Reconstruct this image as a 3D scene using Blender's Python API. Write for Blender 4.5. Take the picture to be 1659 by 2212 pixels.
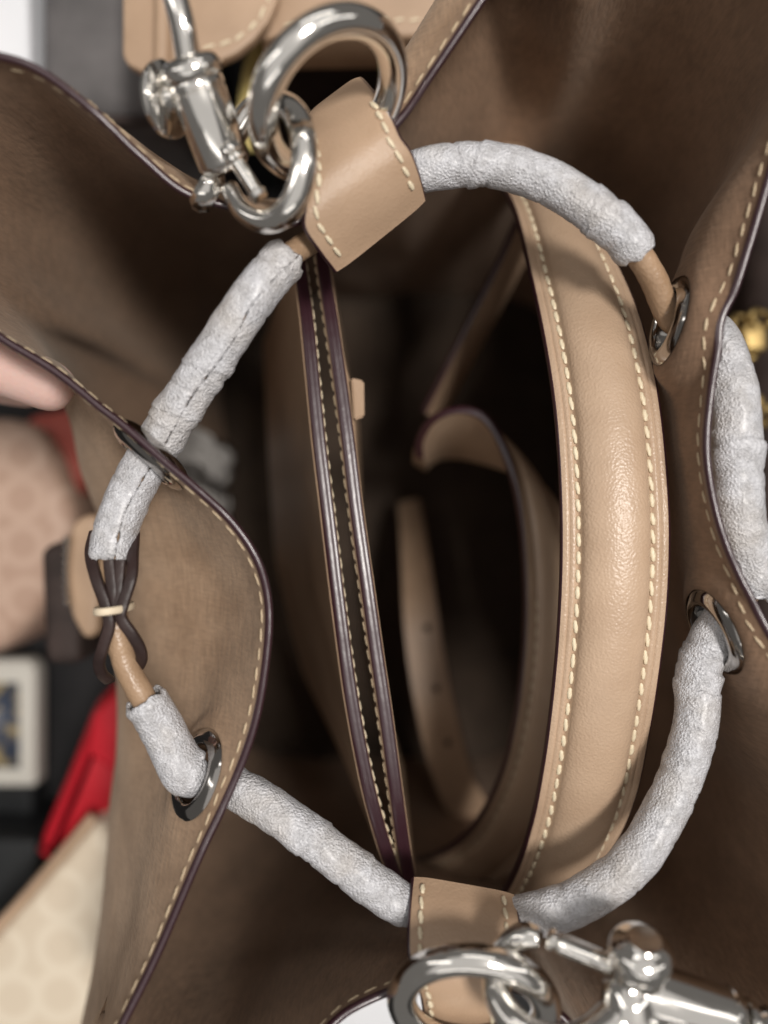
import bpy, bmesh, math, random
import numpy as np
from mathutils import Vector, Matrix, noise

random.seed(7)
np.random.seed(7)
for o in list(bpy.data.objects):
    bpy.data.objects.remove(o, do_unlink=True)
scene = bpy.context.scene
COL = scene.collection

# ------------------------------------------------------------------ camera, light, exposure
ZC = 0.47                       # height of the lens above the table (metres)
FPX = 1779.0                    # focal length in units of a 1659-wide picture
cam = bpy.data.cameras.new('camera')
cam.sensor_fit = 'HORIZONTAL'
cam.angle_x = 2 * math.atan(829.5 / FPX)
cam.clip_start = 0.002
cam.clip_end = 20
cam.dof.use_dof = True
cam.dof.focus_distance = 0.219
cam.dof.aperture_fstop = 4.7
camo = bpy.data.objects.new('camera', cam)
COL.objects.link(camo)
camo.location = (0, 0, ZC)
scene.camera = camo

world = bpy.data.worlds.new('World')
scene.world = world
world.use_nodes = True
bg = world.node_tree.nodes['Background']
bg.inputs['Color'].default_value = (1.0, 0.95, 0.9, 1)
bg.inputs['Strength'].default_value = 0.15


def area(name, loc, target, sx, sy, power, color):
    l = bpy.data.lights.new(name, 'AREA')
    l.shape = 'RECTANGLE'
    l.size, l.size_y = sx, sy
    l.energy = power
    l.color = color
    o = bpy.data.objects.new(name, l)
    COL.objects.link(o)
    o.location = loc
    d = Vector(target) - Vector(loc)
    o.rotation_euler = d.to_track_quat('-Z', 'Y').to_euler()
    return o


area('ceiling_lamp', (0.40, 0.10, 1.70), (0.02, 0.0, 0.25), 0.24, 0.24, 21.5, (1.0, 0.955, 0.90))
for k, (ax, ay, w, h, pw) in enumerate(((1.25, 0.25, 0.14, 1.1, 1.8), (-1.2, 0.35, 0.14, 1.1, 2.0), (0.1, 1.25, 1.2, 0.15, 2.4), (-0.1, -1.3, 1.1, 0.14, 1.5))):
    area('added_side_strip', (ax, ay, 1.40), (0.0, 0.0, 0.25), w, h, pw, (1.0, 0.965, 0.925))  # unseen strips added to light the rims and streak the chrome

area('added_overhead_fill', (0.0, -0.1, 2.0), (0.0, -0.1, 0.0), 3.2, 3.4, 15.5, (1.0, 0.97, 0.94))  # unseen broad panel added so the chrome has brightness overhead to reflect

scene.view_settings.view_transform = 'Standard'
scene.view_settings.look = 'None'
scene.view_settings.gamma = 1
scene.view_settings.exposure = 0.0
scene.view_settings.use_curve_mapping = False
scene.render.engine = 'CYCLES'
scene.cycles.max_bounces = 4


# ------------------------------------------------------------------ helpers
def P(x, y, d):
    """a point seen at (x, y) of a 1659 x 2212 picture, d metres below the lens"""
    return np.array([(x - 829.5) / FPX * d, -(y - 1106.0) / FPX * d, ZC - d])


def PL(lst):
    return np.array([P(*p) for p in lst])


def cr_idx(pts, per, closed=False):
    """Catmull-Rom, per samples for each segment"""
    p = np.asarray(pts, float)
    n = len(p)
    out = []
    segs = n if closed else n - 1
    for i in range(segs):
        if closed:
            a, b, c, d = p[(i - 1) % n], p[i], p[(i + 1) % n], p[(i + 2) % n]
        else:
            b, c = p[i], p[i + 1]
            a = p[i - 1] if i > 0 else 2 * b - c
            d = p[i + 2] if i + 2 < n else 2 * c - b
        for k in range(per):
            t = k / per
            out.append(0.5 * ((2 * b) + (-a + c) * t + (2 * a - 5 * b + 4 * c - d) * t * t + (-a + 3 * b - 3 * c + d) * t ** 3))
    if not closed:
        out.append(p[-1])
    return np.array(out)


def resample(p, n, closed=False):
    p = np.asarray(p, float)
    q = np.vstack([p, p[:1]]) if closed else p
    s = np.concatenate([[0], np.cumsum(np.linalg.norm(np.diff(q[:, :3], axis=0), axis=1))])
    t = np.linspace(0, s[-1], n + 1)[:-1] if closed else np.linspace(0, s[-1], n)
    return np.stack([np.interp(t, s, q[:, k]) for k in range(q.shape[1])], axis=1)


def smooth_path(pts, n, closed=False):
    return resample(cr_idx(pts, 24, closed), n, closed)


def arclen(p):
    return float(np.sum(np.linalg.norm(np.diff(p, axis=0), axis=1)))


def unit(v):
    v = np.asarray(v, float)
    l = np.linalg.norm(v, axis=-1, keepdims=True)
    return v / np.maximum(l, 1e-12)


def tangents(p, closed=False):
    if closed:
        t = np.roll(p, -1, 0) - np.roll(p, 1, 0)
    else:
        t = np.gradient(p, axis=0)
    return unit(t)


def frames(p, closed=False, up=(0, 0, 1)):
    """rotation-minimising frames: normal, binormal for each point"""
    t = tangents(p, closed)
    u = np.array(up, float)
    n = u - t[0] * np.dot(u, t[0])
    if np.linalg.norm(n) < 1e-4:
        u = np.array([1.0, 0.3, 0])
        n = u - t[0] * np.dot(u, t[0])
    n = unit(n)
    N = [n]
    for i in range(1, len(p)):
        n = N[-1] - t[i] * np.dot(N[-1], t[i])
        N.append(unit(n))
    N = np.array(N)
    return t, N, np.cross(t, N)


def link(name, me, mat, parent=None, smooth=True):
    if isinstance(mat, (list, tuple)):
        for m in mat:
            me.materials.append(m)
    elif mat is not None:
        me.materials.append(mat)
    if smooth:
        for f in me.polygons:
            f.use_smooth = True
    o = bpy.data.objects.new(name, me)
    COL.objects.link(o)
    if parent is not None:
        o.parent = parent
    return o


def mesh(name, verts, faces, mat, parent=None, smooth=True):
    me = bpy.data.meshes.new(name)
    me.from_pydata([tuple(map(float, v)) for v in verts], [], [tuple(int(i) for i in f) for f in faces])
    me.update()
    return link(name, me, mat, parent, smooth)


def fix_normals(o):
    bm = bmesh.new()
    bm.from_mesh(o.data)
    bmesh.ops.recalc_face_normals(bm, faces=bm.faces)
    bm.to_mesh(o.data)
    bm.free()
    return o


def grid_faces(nu, nv, off=0, closed_u=False, flip=False):
    f = []
    for i in range(nu if closed_u else nu - 1):
        for j in range(nv - 1):
            a = off + i * nv + j
            b = off + ((i + 1) % nu) * nv + j
            q = (a, b, b + 1, a + 1)
            f.append(q[::-1] if flip else q)
    return f


def tag(o, label=None, cat=None, group=None, kind=None):
    if label:
        o['label'] = label
    if cat:
        o['category'] = cat
    if group:
        o['group'] = group
    if kind:
        o['kind'] = kind
    return o


def empty(name, label, cat, group=None, loc=(0, 0, 0)):
    o = bpy.data.objects.new(name, None)
    COL.objects.link(o)
    o.empty_display_size = 0.01
    return tag(o, label, cat, group)


def tube(name, path, rad, mat, parent=None, seg=20, closed=False, caps=True, up=(0, 0, 1), rfun=None):
    """swept round tube; rad a number or one value for each point; rfun(i, angle, point) adds to the radius"""
    p = np.asarray(path, float)
    n = len(p)
    r = np.full(n, rad) if np.isscalar(rad) else np.asarray(rad, float)
    t, N, B = frames(p, closed, up)
    if closed:   # spread the twist so that the ends meet
        tw = math.atan2(np.dot(np.cross(N[-1], N[0]), t[0]), np.dot(N[-1], N[0]))
    V = []
    for i in range(n):
        for k in range(seg):
            a = 2 * math.pi * k / seg + (tw * i / n if closed else 0)
            dirv = N[i] * math.cos(a) + B[i] * math.sin(a)
            rr = r[i] + (rfun(i, a, p[i]) if rfun else 0)
            V.append(p[i] + dirv * rr)
    F = []
    for i in range(n if closed else n - 1):
        for k in range(seg):
            a = i * seg + k
            b = i * seg + (k + 1) % seg
            j = (i + 1) % n
            F.append((a, b, j * seg + (k + 1) % seg, j * seg + k))
    if caps and not closed:
        F.append(tuple(range(seg))[::-1])
        F.append(tuple((n - 1) * seg + k for k in range(seg)))
    return fix_normals(mesh(name, V, F, mat, parent))


def lathe(name, p0, p1, prof, mat, parent=None, seg=28):
    """surface of revolution along p0 -> p1; prof = [(t, r)], r in metres; t 0..1 along the axis"""
    p0, p1 = np.array(p0, float), np.array(p1, float)
    path = np.array([p0 + (p1 - p0) * t for t, _ in prof])
    ax = unit(p1 - p0)
    u = np.array([0, 0, 1.0])
    n = unit(u - ax * np.dot(u, ax)) if abs(ax[2]) < 0.98 else np.array([1.0, 0, 0])
    b = np.cross(ax, n)
    V, F = [], []
    for i, (t, r) in enumerate(prof):
        for k in range(seg):
            a = 2 * math.pi * k / seg
            V.append(path[i] + (n * math.cos(a) + b * math.sin(a)) * max(r, 1e-5))
    m = len(prof)
    for i in range(m - 1):
        for k in range(seg):
            F.append((i * seg + k, i * seg + (k + 1) % seg, (i + 1) * seg + (k + 1) % seg, (i + 1) * seg + k))
    F.append(tuple(range(seg))[::-1])
    F.append(tuple((m - 1) * seg + k for k in range(seg)))
    o = fix_normals(mesh(name, V, F, mat, parent))
    return sharp(o, 40)


def sharp(o, deg):
    for e in o.data.edges:
        pass
    bm = bmesh.new()
    bm.from_mesh(o.data)
    for e in bm.edges:
        if len(e.link_faces) == 2 and e.calc_face_angle(0) > math.radians(deg):
            e.smooth = False
    bm.to_mesh(o.data)
    bm.free()
    return o


def rounded(prof_pts, rad=0.0004, n=3):
    """round the corners of a (t, r) polyline a little: returns a denser list"""
    return prof_pts


def round_box(name, size, loc, mat, parent=None, bevel=0.004, rot=(0, 0, 0), seg=4, cuts=0):
    bm = bmesh.new()
    bmesh.ops.create_cube(bm, size=1)
    for v in bm.verts:
        v.co = Vector((v.co.x * size[0], v.co.y * size[1], v.co.z * size[2]))
    bmesh.ops.bevel(bm, geom=list(bm.edges) + list(bm.verts), offset=bevel, segments=seg, affect='EDGES', profile=0.5)
    me = bpy.data.meshes.new(name)
    bm.to_mesh(me)
    bm.free()
    o = link(name, me, mat, parent)
    o.location = loc
    o.rotation_euler = rot
    return o


def prism(name, outline, z0, z1, mat, parent=None, bevel=0.003, seg=4):
    """solid with an outline of (x, y) points between two heights, its edges rounded"""
    bm = bmesh.new()
    vs = [bm.verts.new((x, y, z0)) for x, y in outline]
    f = bm.faces.new(vs)
    r = bmesh.ops.extrude_face_region(bm, geom=[f])
    for v in r['geom']:
        if isinstance(v, bmesh.types.BMVert):
            v.co.z = z1
    bmesh.ops.recalc_face_normals(bm, faces=bm.faces)
    if bevel:
        bmesh.ops.bevel(bm, geom=list(bm.edges), offset=bevel, segments=seg, affect='EDGES', profile=0.5)
    me = bpy.data.meshes.new(name)
    bm.to_mesh(me)
    bm.free()
    return link(name, me, mat, parent)


# ------------------------------------------------------------------ materials
MATS = {}


def principled(name, color, rough=0.5, metal=0.0, spec=0.5, coat=0.0, sheen=0.0, sss=0.0):
    m = bpy.data.materials.new(name)
    m.use_nodes = True
    nt = m.node_tree
    b = nt.nodes['Principled BSDF']
    b.inputs['Base Color'].default_value = (*color, 1)
    b.inputs['Roughness'].default_value = rough
    b.inputs['Metallic'].default_value = metal
    b.inputs['Specular IOR Level'].default_value = spec
    b.inputs['Coat Weight'].default_value = coat
    b.inputs['Coat Roughness'].default_value = 0.25
    b.inputs['Sheen Weight'].default_value = sheen
    if sss:
        b.inputs['Subsurface Weight'].default_value = sss
        b.inputs['Subsurface Scale'].default_value = 0.003
    MATS[name] = m
    return m, nt, b


def N(nt, typ, **kw):
    n = nt.nodes.new(typ)
    for k, v in kw.items():
        if k in n.inputs:
            n.inputs[k].default_value = v
        else:
            setattr(n, k, v)
    return n


def coords(nt, scale=(1, 1, 1)):
    tc = N(nt, 'ShaderNodeTexCoord')
    mp = N(nt, 'ShaderNodeMapping')
    mp.inputs['Scale'].default_value = scale
    nt.links.new(tc.outputs['Object'], mp.inputs['Vector'])
    return mp.outputs['Vector']


def bump_chain(nt, b, items):
    """items: list of (height socket, strength, distance)"""
    prev = None
    for h, s, d in items:
        bp = N(nt, 'ShaderNodeBump')
        bp.inputs['Strength'].default_value = s
        bp.inputs['Distance'].default_value = d
        nt.links.new(h, bp.inputs['Height'])
        if prev is not None:
            nt.links.new(prev, bp.inputs['Normal'])
        prev = bp.outputs['Normal']
    nt.links.new(prev, b.inputs['Normal'])


def vary(nt, b, vec, col_a, col_b, scale, detail=5, lo=0.3, hi=0.7, rough=None):
    nz = N(nt, 'ShaderNodeTexNoise', Scale=scale, Detail=detail)
    nt.links.new(vec, nz.inputs['Vector'])
    rmp = N(nt, 'ShaderNodeValToRGB')
    rmp.color_ramp.elements[0].position = lo
    rmp.color_ramp.elements[1].position = hi
    rmp.color_ramp.elements[0].color = (*col_a, 1)
    rmp.color_ramp.elements[1].color = (*col_b, 1)
    nt.links.new(nz.outputs['Fac'], rmp.inputs['Fac'])
    nt.links.new(rmp.outputs['Color'], b.inputs['Base Color'])
    if rough:
        mr = N(nt, 'ShaderNodeMapRange')
        mr.inputs['To Min'].default_value = rough[0]
        mr.inputs['To Max'].default_value = rough[1]
        nt.links.new(nz.outputs['Fac'], mr.inputs['Value'])
        nt.links.new(mr.outputs['Result'], b.inputs['Roughness'])
    return rmp


def leather(name, ca, cb, grain=1500, gs=0.25, rough=(0.38, 0.52), nb=0.10):
    m, nt, b = principled(name, ca, 0.45, spec=0.45)
    vec = coords(nt)
    rmp = vary(nt, b, vec, ca, cb, 90, 6, rough=rough)
    big = N(nt, 'ShaderNodeTexNoise', Scale=22, Detail=3)
    nt.links.new(vec, big.inputs['Vector'])
    mrb = N(nt, 'ShaderNodeMapRange')
    mrb.inputs['From Min'].default_value = 0.3; mrb.inputs['From Max'].default_value = 0.7
    mrb.inputs['To Min'].default_value = 0.86; mrb.inputs['To Max'].default_value = 1.06
    nt.links.new(big.outputs['Fac'], mrb.inputs['Value'])
    mul = N(nt, 'ShaderNodeMix', data_type='RGBA', blend_type='MULTIPLY')
    mul.inputs['Factor'].default_value = 1.0
    nt.links.new(rmp.outputs['Color'], mul.inputs['A']); nt.links.new(mrb.outputs['Result'], mul.inputs['B'])
    nt.links.new(mul.outputs['Result'], b.inputs['Base Color'])
    vo = N(nt, 'ShaderNodeTexVoronoi', Scale=grain)
    vo.feature = 'SMOOTH_F1'
    nt.links.new(vec, vo.inputs['Vector'])
    nz = N(nt, 'ShaderNodeTexNoise', Scale=420, Detail=4)
    nt.links.new(vec, nz.inputs['Vector'])
    bump_chain(nt, b, [(big.outputs['Fac'], 0.12, 0.004), (nz.outputs['Fac'], nb, 0.0006), (vo.outputs['Distance'], gs, 0.0004)])
    return m


M_TAN = leather('tan_leather', (0.40, 0.272, 0.180), (0.45, 0.31, 0.208), 1500, 0.22)
M_STRAP = leather('strap_leather', (0.42, 0.295, 0.202), (0.46, 0.33, 0.23), 1500, 0.36, rough=(0.30, 0.40), nb=0.03)
M_CORD = leather('cord_leather', (0.30, 0.192, 0.115), (0.39, 0.26, 0.165), 1300, 0.35, rough=(0.28, 0.45))


def suede(name, ca, cb):
    m, nt, b = principled(name, ca, 0.75, spec=0.25, sheen=0.12)
    vec = coords(nt)
    b.inputs['Sheen Tint'].default_value = (1, 0.9, 0.78, 1)
    # short cross threads in the nap, over broad soft mottling
    rmp = vary(nt, b, coords(nt, (1, 1, 0.5)), ca, cb, 70, 5, .32, .68)
    th_ = N(nt, 'ShaderNodeTexNoise', Scale=260, Detail=2)
    nt.links.new(coords(nt, (0.9, 5.0, 0.9)), th_.inputs['Vector'])
    t2_ = N(nt, 'ShaderNodeTexNoise', Scale=260, Detail=2)
    nt.links.new(coords(nt, (4.0, 0.7, 0.9)), t2_.inputs['Vector'])
    add = N(nt, 'ShaderNodeMath', operation='ADD')
    nt.links.new(th_.outputs['Fac'], add.inputs[0]); nt.links.new(t2_.outputs['Fac'], add.inputs[1])
    mrg = N(nt, 'ShaderNodeMapRange')
    mrg.inputs['From Min'].default_value = 0.7; mrg.inputs['From Max'].default_value = 1.3
    mrg.inputs['To Min'].default_value = 0.86; mrg.inputs['To Max'].default_value = 1.13
    nt.links.new(add.outputs[0], mrg.inputs['Value'])
    mul = N(nt, 'ShaderNodeMix', data_type='RGBA', blend_type='MULTIPLY')
    mul.inputs['Factor'].default_value = 1.0
    nt.links.new(rmp.outputs['Color'], mul.inputs['A']); nt.links.new(mrg.outputs['Result'], mul.inputs['B'])
    nt.links.new(mul.outputs['Result'], b.inputs['Base Color'])
    bump_chain(nt, b, [(add.outputs[0], 0.35, 0.0006)])
    return m


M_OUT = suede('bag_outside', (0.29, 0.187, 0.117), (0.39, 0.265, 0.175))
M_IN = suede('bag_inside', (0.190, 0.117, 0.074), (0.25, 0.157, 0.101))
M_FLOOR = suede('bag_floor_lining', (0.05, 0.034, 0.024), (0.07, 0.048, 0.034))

m, nt, b = principled('edge_paint', (0.030, 0.008, 0.013), 0.33, spec=0.8, coat=0.3)
nz = N(nt, 'ShaderNodeTexNoise', Scale=350, Detail=3)
nt.links.new(coords(nt), nz.inputs['Vector'])
bump_chain(nt, b, [(nz.outputs['Fac'], 0.15, 0.0006)])
M_EDGE = m

m, nt, b = principled('thread', (0.70, 0.60, 0.43), 0.45, spec=0.5, sheen=0.1)
wv = N(nt, 'ShaderNodeTexWave', Scale=2.2, Distortion=0.5)
wv.bands_direction = 'DIAGONAL'
nt.links.new(coords(nt), wv.inputs['Vector'])
bump_chain(nt, b, [(wv.outputs['Fac'], 0.15, 0.05)])
M_THREAD = m

m, nt, b = principled('polished_steel', (0.80, 0.775, 0.735), 0.07, metal=1.0)
vec = coords(nt)
nz = N(nt, 'ShaderNodeTexNoise', Scale=45, Detail=2)
nt.links.new(vec, nz.inputs['Vector'])
n2 = N(nt, 'ShaderNodeTexNoise', Scale=160, Detail=6)
nt.links.new(vec, n2.inputs['Vector'])
mr = N(nt, 'ShaderNodeMapRange')
mr.inputs['From Min'].default_value = 0.35
mr.inputs['From Max'].default_value = 0.7
mr.inputs['To Min'].default_value = 0.05
mr.inputs['To Max'].default_value = 0.20
nt.links.new(n2.outputs['Fac'], mr.inputs['Value'])
nt.links.new(mr.outputs['Result'], b.inputs['Roughness'])
bump_chain(nt, b, [(nz.outputs['Fac'], 0.10, 0.003)])
M_STEEL = m

m, nt, b = principled('eyelet_steel', (0.42, 0.40, 0.38), 0.12, metal=1.0)
M_EYELET = m
m, nt, b = principled('gold_metal', (0.36, 0.26, 0.11), 0.5, metal=1.0)
M_GOLD = m

# white packing foam: small shiny cells, a little light passes through
m, nt, b = principled('packing_foam', (0.72, 0.72, 0.74), 0.3, spec=0.9, coat=0.2)
b.inputs['Coat Roughness'].default_value = 0.25
vec = coords(nt)
vo = N(nt, 'ShaderNodeTexVoronoi', Scale=1700)
nt.links.new(vec, vo.inputs['Vector'])
nz = N(nt, 'ShaderNodeTexNoise', Scale=2000, Detail=3)
nz.inputs['Roughness'].default_value = 0.65
nt.links.new(vec, nz.inputs['Vector'])
n3 = N(nt, 'ShaderNodeTexNoise', Scale=330, Detail=4)
nt.links.new(vec, n3.inputs['Vector'])
bump_chain(nt, b, [(n3.outputs['Fac'], 0.12, 0.0015), (nz.outputs['Fac'], 0.6, 0.0005), (vo.outputs['Distance'], 0.75, 0.0006)])
rm = N(nt, 'ShaderNodeValToRGB')
rm.color_ramp.elements[0].color = (0.45, 0.445, 0.46, 1)
rm.color_ramp.elements[1].color = (0.60, 0.60, 0.63, 1)
rm.color_ramp.elements[0].position = 0.35
rm.color_ramp.elements[1].position = 0.62
nt.links.new(n3.outputs['Fac'], rm.inputs['Fac'])
n4_ = N(nt, 'ShaderNodeTexNoise', Scale=70, Detail=3)
nt.links.new(vec, n4_.inputs['Vector'])
mr4 = N(nt, 'ShaderNodeMapRange')
mr4.inputs['From Min'].default_value = 0.45; mr4.inputs['From Max'].default_value = 0.75
mr4.inputs['To Max'].default_value = 0.6
nt.links.new(n4_.outputs['Fac'], mr4.inputs['Value'])
mxf = N(nt, 'ShaderNodeMix', data_type='RGBA')
mxf.inputs['B'].default_value = (0.50, 0.455, 0.41, 1)
nt.links.new(mr4.outputs['Result'], mxf.inputs['Factor']); nt.links.new(rm.outputs['Color'], mxf.inputs['A'])
nt.links.new(mxf.outputs['Result'], b.inputs['Base Color'])
M_FOAM = m


def cloth(name, ca, cb, scale=60, rough=0.7, bump=0.2, bscale=500):
    m, nt, b = principled(name, ca, rough, spec=0.3)
    vec = coords(nt)
    vary(nt, b, vec, ca, cb, scale, 5)
    nz = N(nt, 'ShaderNodeTexNoise', Scale=bscale, Detail=3)
    nt.links.new(vec, nz.inputs['Vector'])
    bump_chain(nt, b, [(nz.outputs['Fac'], bump, 0.001)])
    return m


M_TABLE = cloth('table_cloth', (0.010, 0.010, 0.011), (0.02, 0.019, 0.02), 25)
M_DARKBAG = cloth('dark_grey_canvas', (0.085, 0.08, 0.08), (0.15, 0.14, 0.14), 45)
M_BROWNBAG = cloth('dark_brown_canvas', (0.022, 0.015, 0.013), (0.05, 0.034, 0.03), 70)
M_RED = cloth('red_leather', (0.36, 0.006, 0.014), (0.50, 0.012, 0.024), 30, 0.45)
M_CORAL = cloth('coral_leather', (0.38, 0.075, 0.055), (0.48, 0.11, 0.08), 30, 0.5)
M_CREAM = cloth('cream_card', (0.50, 0.48, 0.43), (0.58, 0.56, 0.51), 20, 0.6)
M_WHITE = cloth('white_paper', (0.70, 0.71, 0.74), (0.78, 0.79, 0.82), 20, 0.6)
M_LIT_LINING = cloth('lit_lining', (0.32, 0.30, 0.285), (0.42, 0.40, 0.38), 40, 0.6)  # pale tone standing in for light on the left lining
M_BLACK = cloth('black_card', (0.010, 0.011, 0.012), (0.018, 0.019, 0.02), 40, 0.45)
M_SKIN, nt, b = principled('skin', (0.62, 0.42, 0.37), 0.5, spec=0.4, sss=0.3)
b.inputs['Subsurface Radius'].default_value = (1, 0.35, 0.2)
b.inputs['Subsurface Scale'].default_value = 0.004
nz = N(nt, 'ShaderNodeTexNoise', Scale=700, Detail=3)
nt.links.new(coords(nt), nz.inputs['Vector'])
bump_chain(nt, b, [(nz.outputs['Fac'], 0.2, 0.0006)])


def pattern(name, ca, cb, scale):
    """soft tone-on-tone rings printed on canvas"""
    m, nt, b = principled(name, ca, 0.55, spec=0.35)
    vec = coords(nt)
    vo = N(nt, 'ShaderNodeTexVoronoi', Scale=scale, Randomness=0.35)
    vo.voronoi_dimensions = '2D'
    nt.links.new(vec, vo.inputs['Vector'])
    rmp = N(nt, 'ShaderNodeValToRGB')
    e = rmp.color_ramp.elements
    e[0].position, e[0].color = 0.0, (*ca, 1)
    e[1].position, e[1].color = 1.0, (*ca, 1)
    for pos, c in ((0.28, ca), (0.36, cb), (0.46, cb), (0.54, ca)):
        x = e.new(pos)
        x.color = (*c, 1)
    nt.links.new(vo.outputs['Distance'], rmp.inputs['Fac'])
    nt.links.new(rmp.outputs['Color'], b.inputs['Base Color'])
    return m


M_BEIGE = pattern('printed_beige_canvas', (0.60, 0.51, 0.395), (0.66, 0.575, 0.455), 42)
M_PINK = pattern('printed_pink_canvas', (0.42, 0.28, 0.21), (0.50, 0.35, 0.27), 45)

# ------------------------------------------------------------------ stitches (alike pieces share one mesh)
_sv, _sf = [], []
_prof = [(-0.5, 0.12), (-0.46, 0.45), (-0.36, 0.78), (-0.2, 0.96), (0, 1.0), (0.2, 0.96), (0.36, 0.78), (0.46, 0.45), (0.5, 0.12)]
_n = 12
for x, r in _prof:
    for k in range(_n):
        a = 2 * math.pi * k / _n
        q = 0.5 * r * (1 + 0.20 * math.cos(2 * (a - x * 7.0)))
        _sv.append((x, q * math.cos(a), q * math.sin(a) * .8))
for i in range(len(_prof) - 1):
    for k in range(_n):
        _sf.append((i * _n + k, i * _n + (k + 1) % _n, (i + 1) * _n + (k + 1) % _n, (i + 1) * _n + k))
_sf += [tuple(range(_n))[::-1], tuple((len(_prof) - 1) * _n + k for k in range(_n))]
STITCH = bpy.data.meshes.new('stitch')
STITCH.from_pydata(_sv, [], _sf)
STITCH.materials.append(M_THREAD)
M_THREAD2 = M_THREAD.copy()
M_THREAD2.node_tree.nodes['Principled BSDF'].inputs['Base Color'].default_value = (0.50, 0.39, 0.255, 1)
STITCH_TAN = STITCH.copy()
STITCH_TAN.materials[0] = M_THREAD2
for f in list(STITCH.polygons) + list(STITCH_TAN.polygons):
    f.use_smooth = True


def stitch_row(parent, pts, normals, length=0.0030, pitch=0.0042, thick=0.00085, lift=0.0003, slant=0.14, jitter=0.09, me=None):
    """single stitches along a line of points lying on a surface"""
    pts = np.asarray(pts)
    s = np.concatenate([[0], np.cumsum(np.linalg.norm(np.diff(pts, axis=0), axis=1))])
    n = int((s[-1] - length * 0.5) / pitch)
    for i in range(n):
        c = (i + 0.6) * pitch + random.uniform(-0.04, 0.04) * pitch
        def at(q):
            return np.array([np.interp(q, s, pts[:, k]) for k in range(3)])
        c0, a, b_ = at(c), at(c - length / 2), at(c + length / 2)
        nn = unit(np.array([np.interp(c, s, normals[:, k]) for k in range(3)]))
        t = unit(b_ - a)
        nn = unit(nn - t * np.dot(nn, t))
        y = np.cross(nn, t)
        ang = slant + random.uniform(-jitter, jitter)
        t2 = t * math.cos(ang) + y * math.sin(ang)
        y2 = np.cross(nn, t2)
        o = bpy.data.objects.new('stitch', me or STITCH)
        COL.objects.link(o)
        o.parent = parent
        L, W = length * random.uniform(0.88, 1.08), thick * random.uniform(0.84, 1.12)
        M = Matrix(((t2[0] * L, y2[0] * W, nn[0] * W, c0[0] + nn[0] * lift),
                    (t2[1] * L, y2[1] * W, nn[1] * W, c0[1] + nn[1] * lift),
                    (t2[2] * L, y2[2] * W, nn[2] * W, c0[2] + nn[2] * lift), (0, 0, 0, 1)))
        o.matrix_local = M


# ------------------------------------------------------------------ the table
tb = mesh('table_top', [(-1.6, -1.6, 0), (1.6, -1.6, 0), (1.6, 1.6, 0), (-1.6, 1.6, 0)], [(0, 1, 2, 3)], M_TABLE, smooth=False)
tag(tb, 'black cloth table top under all the bags', 'table', kind='structure')

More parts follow.
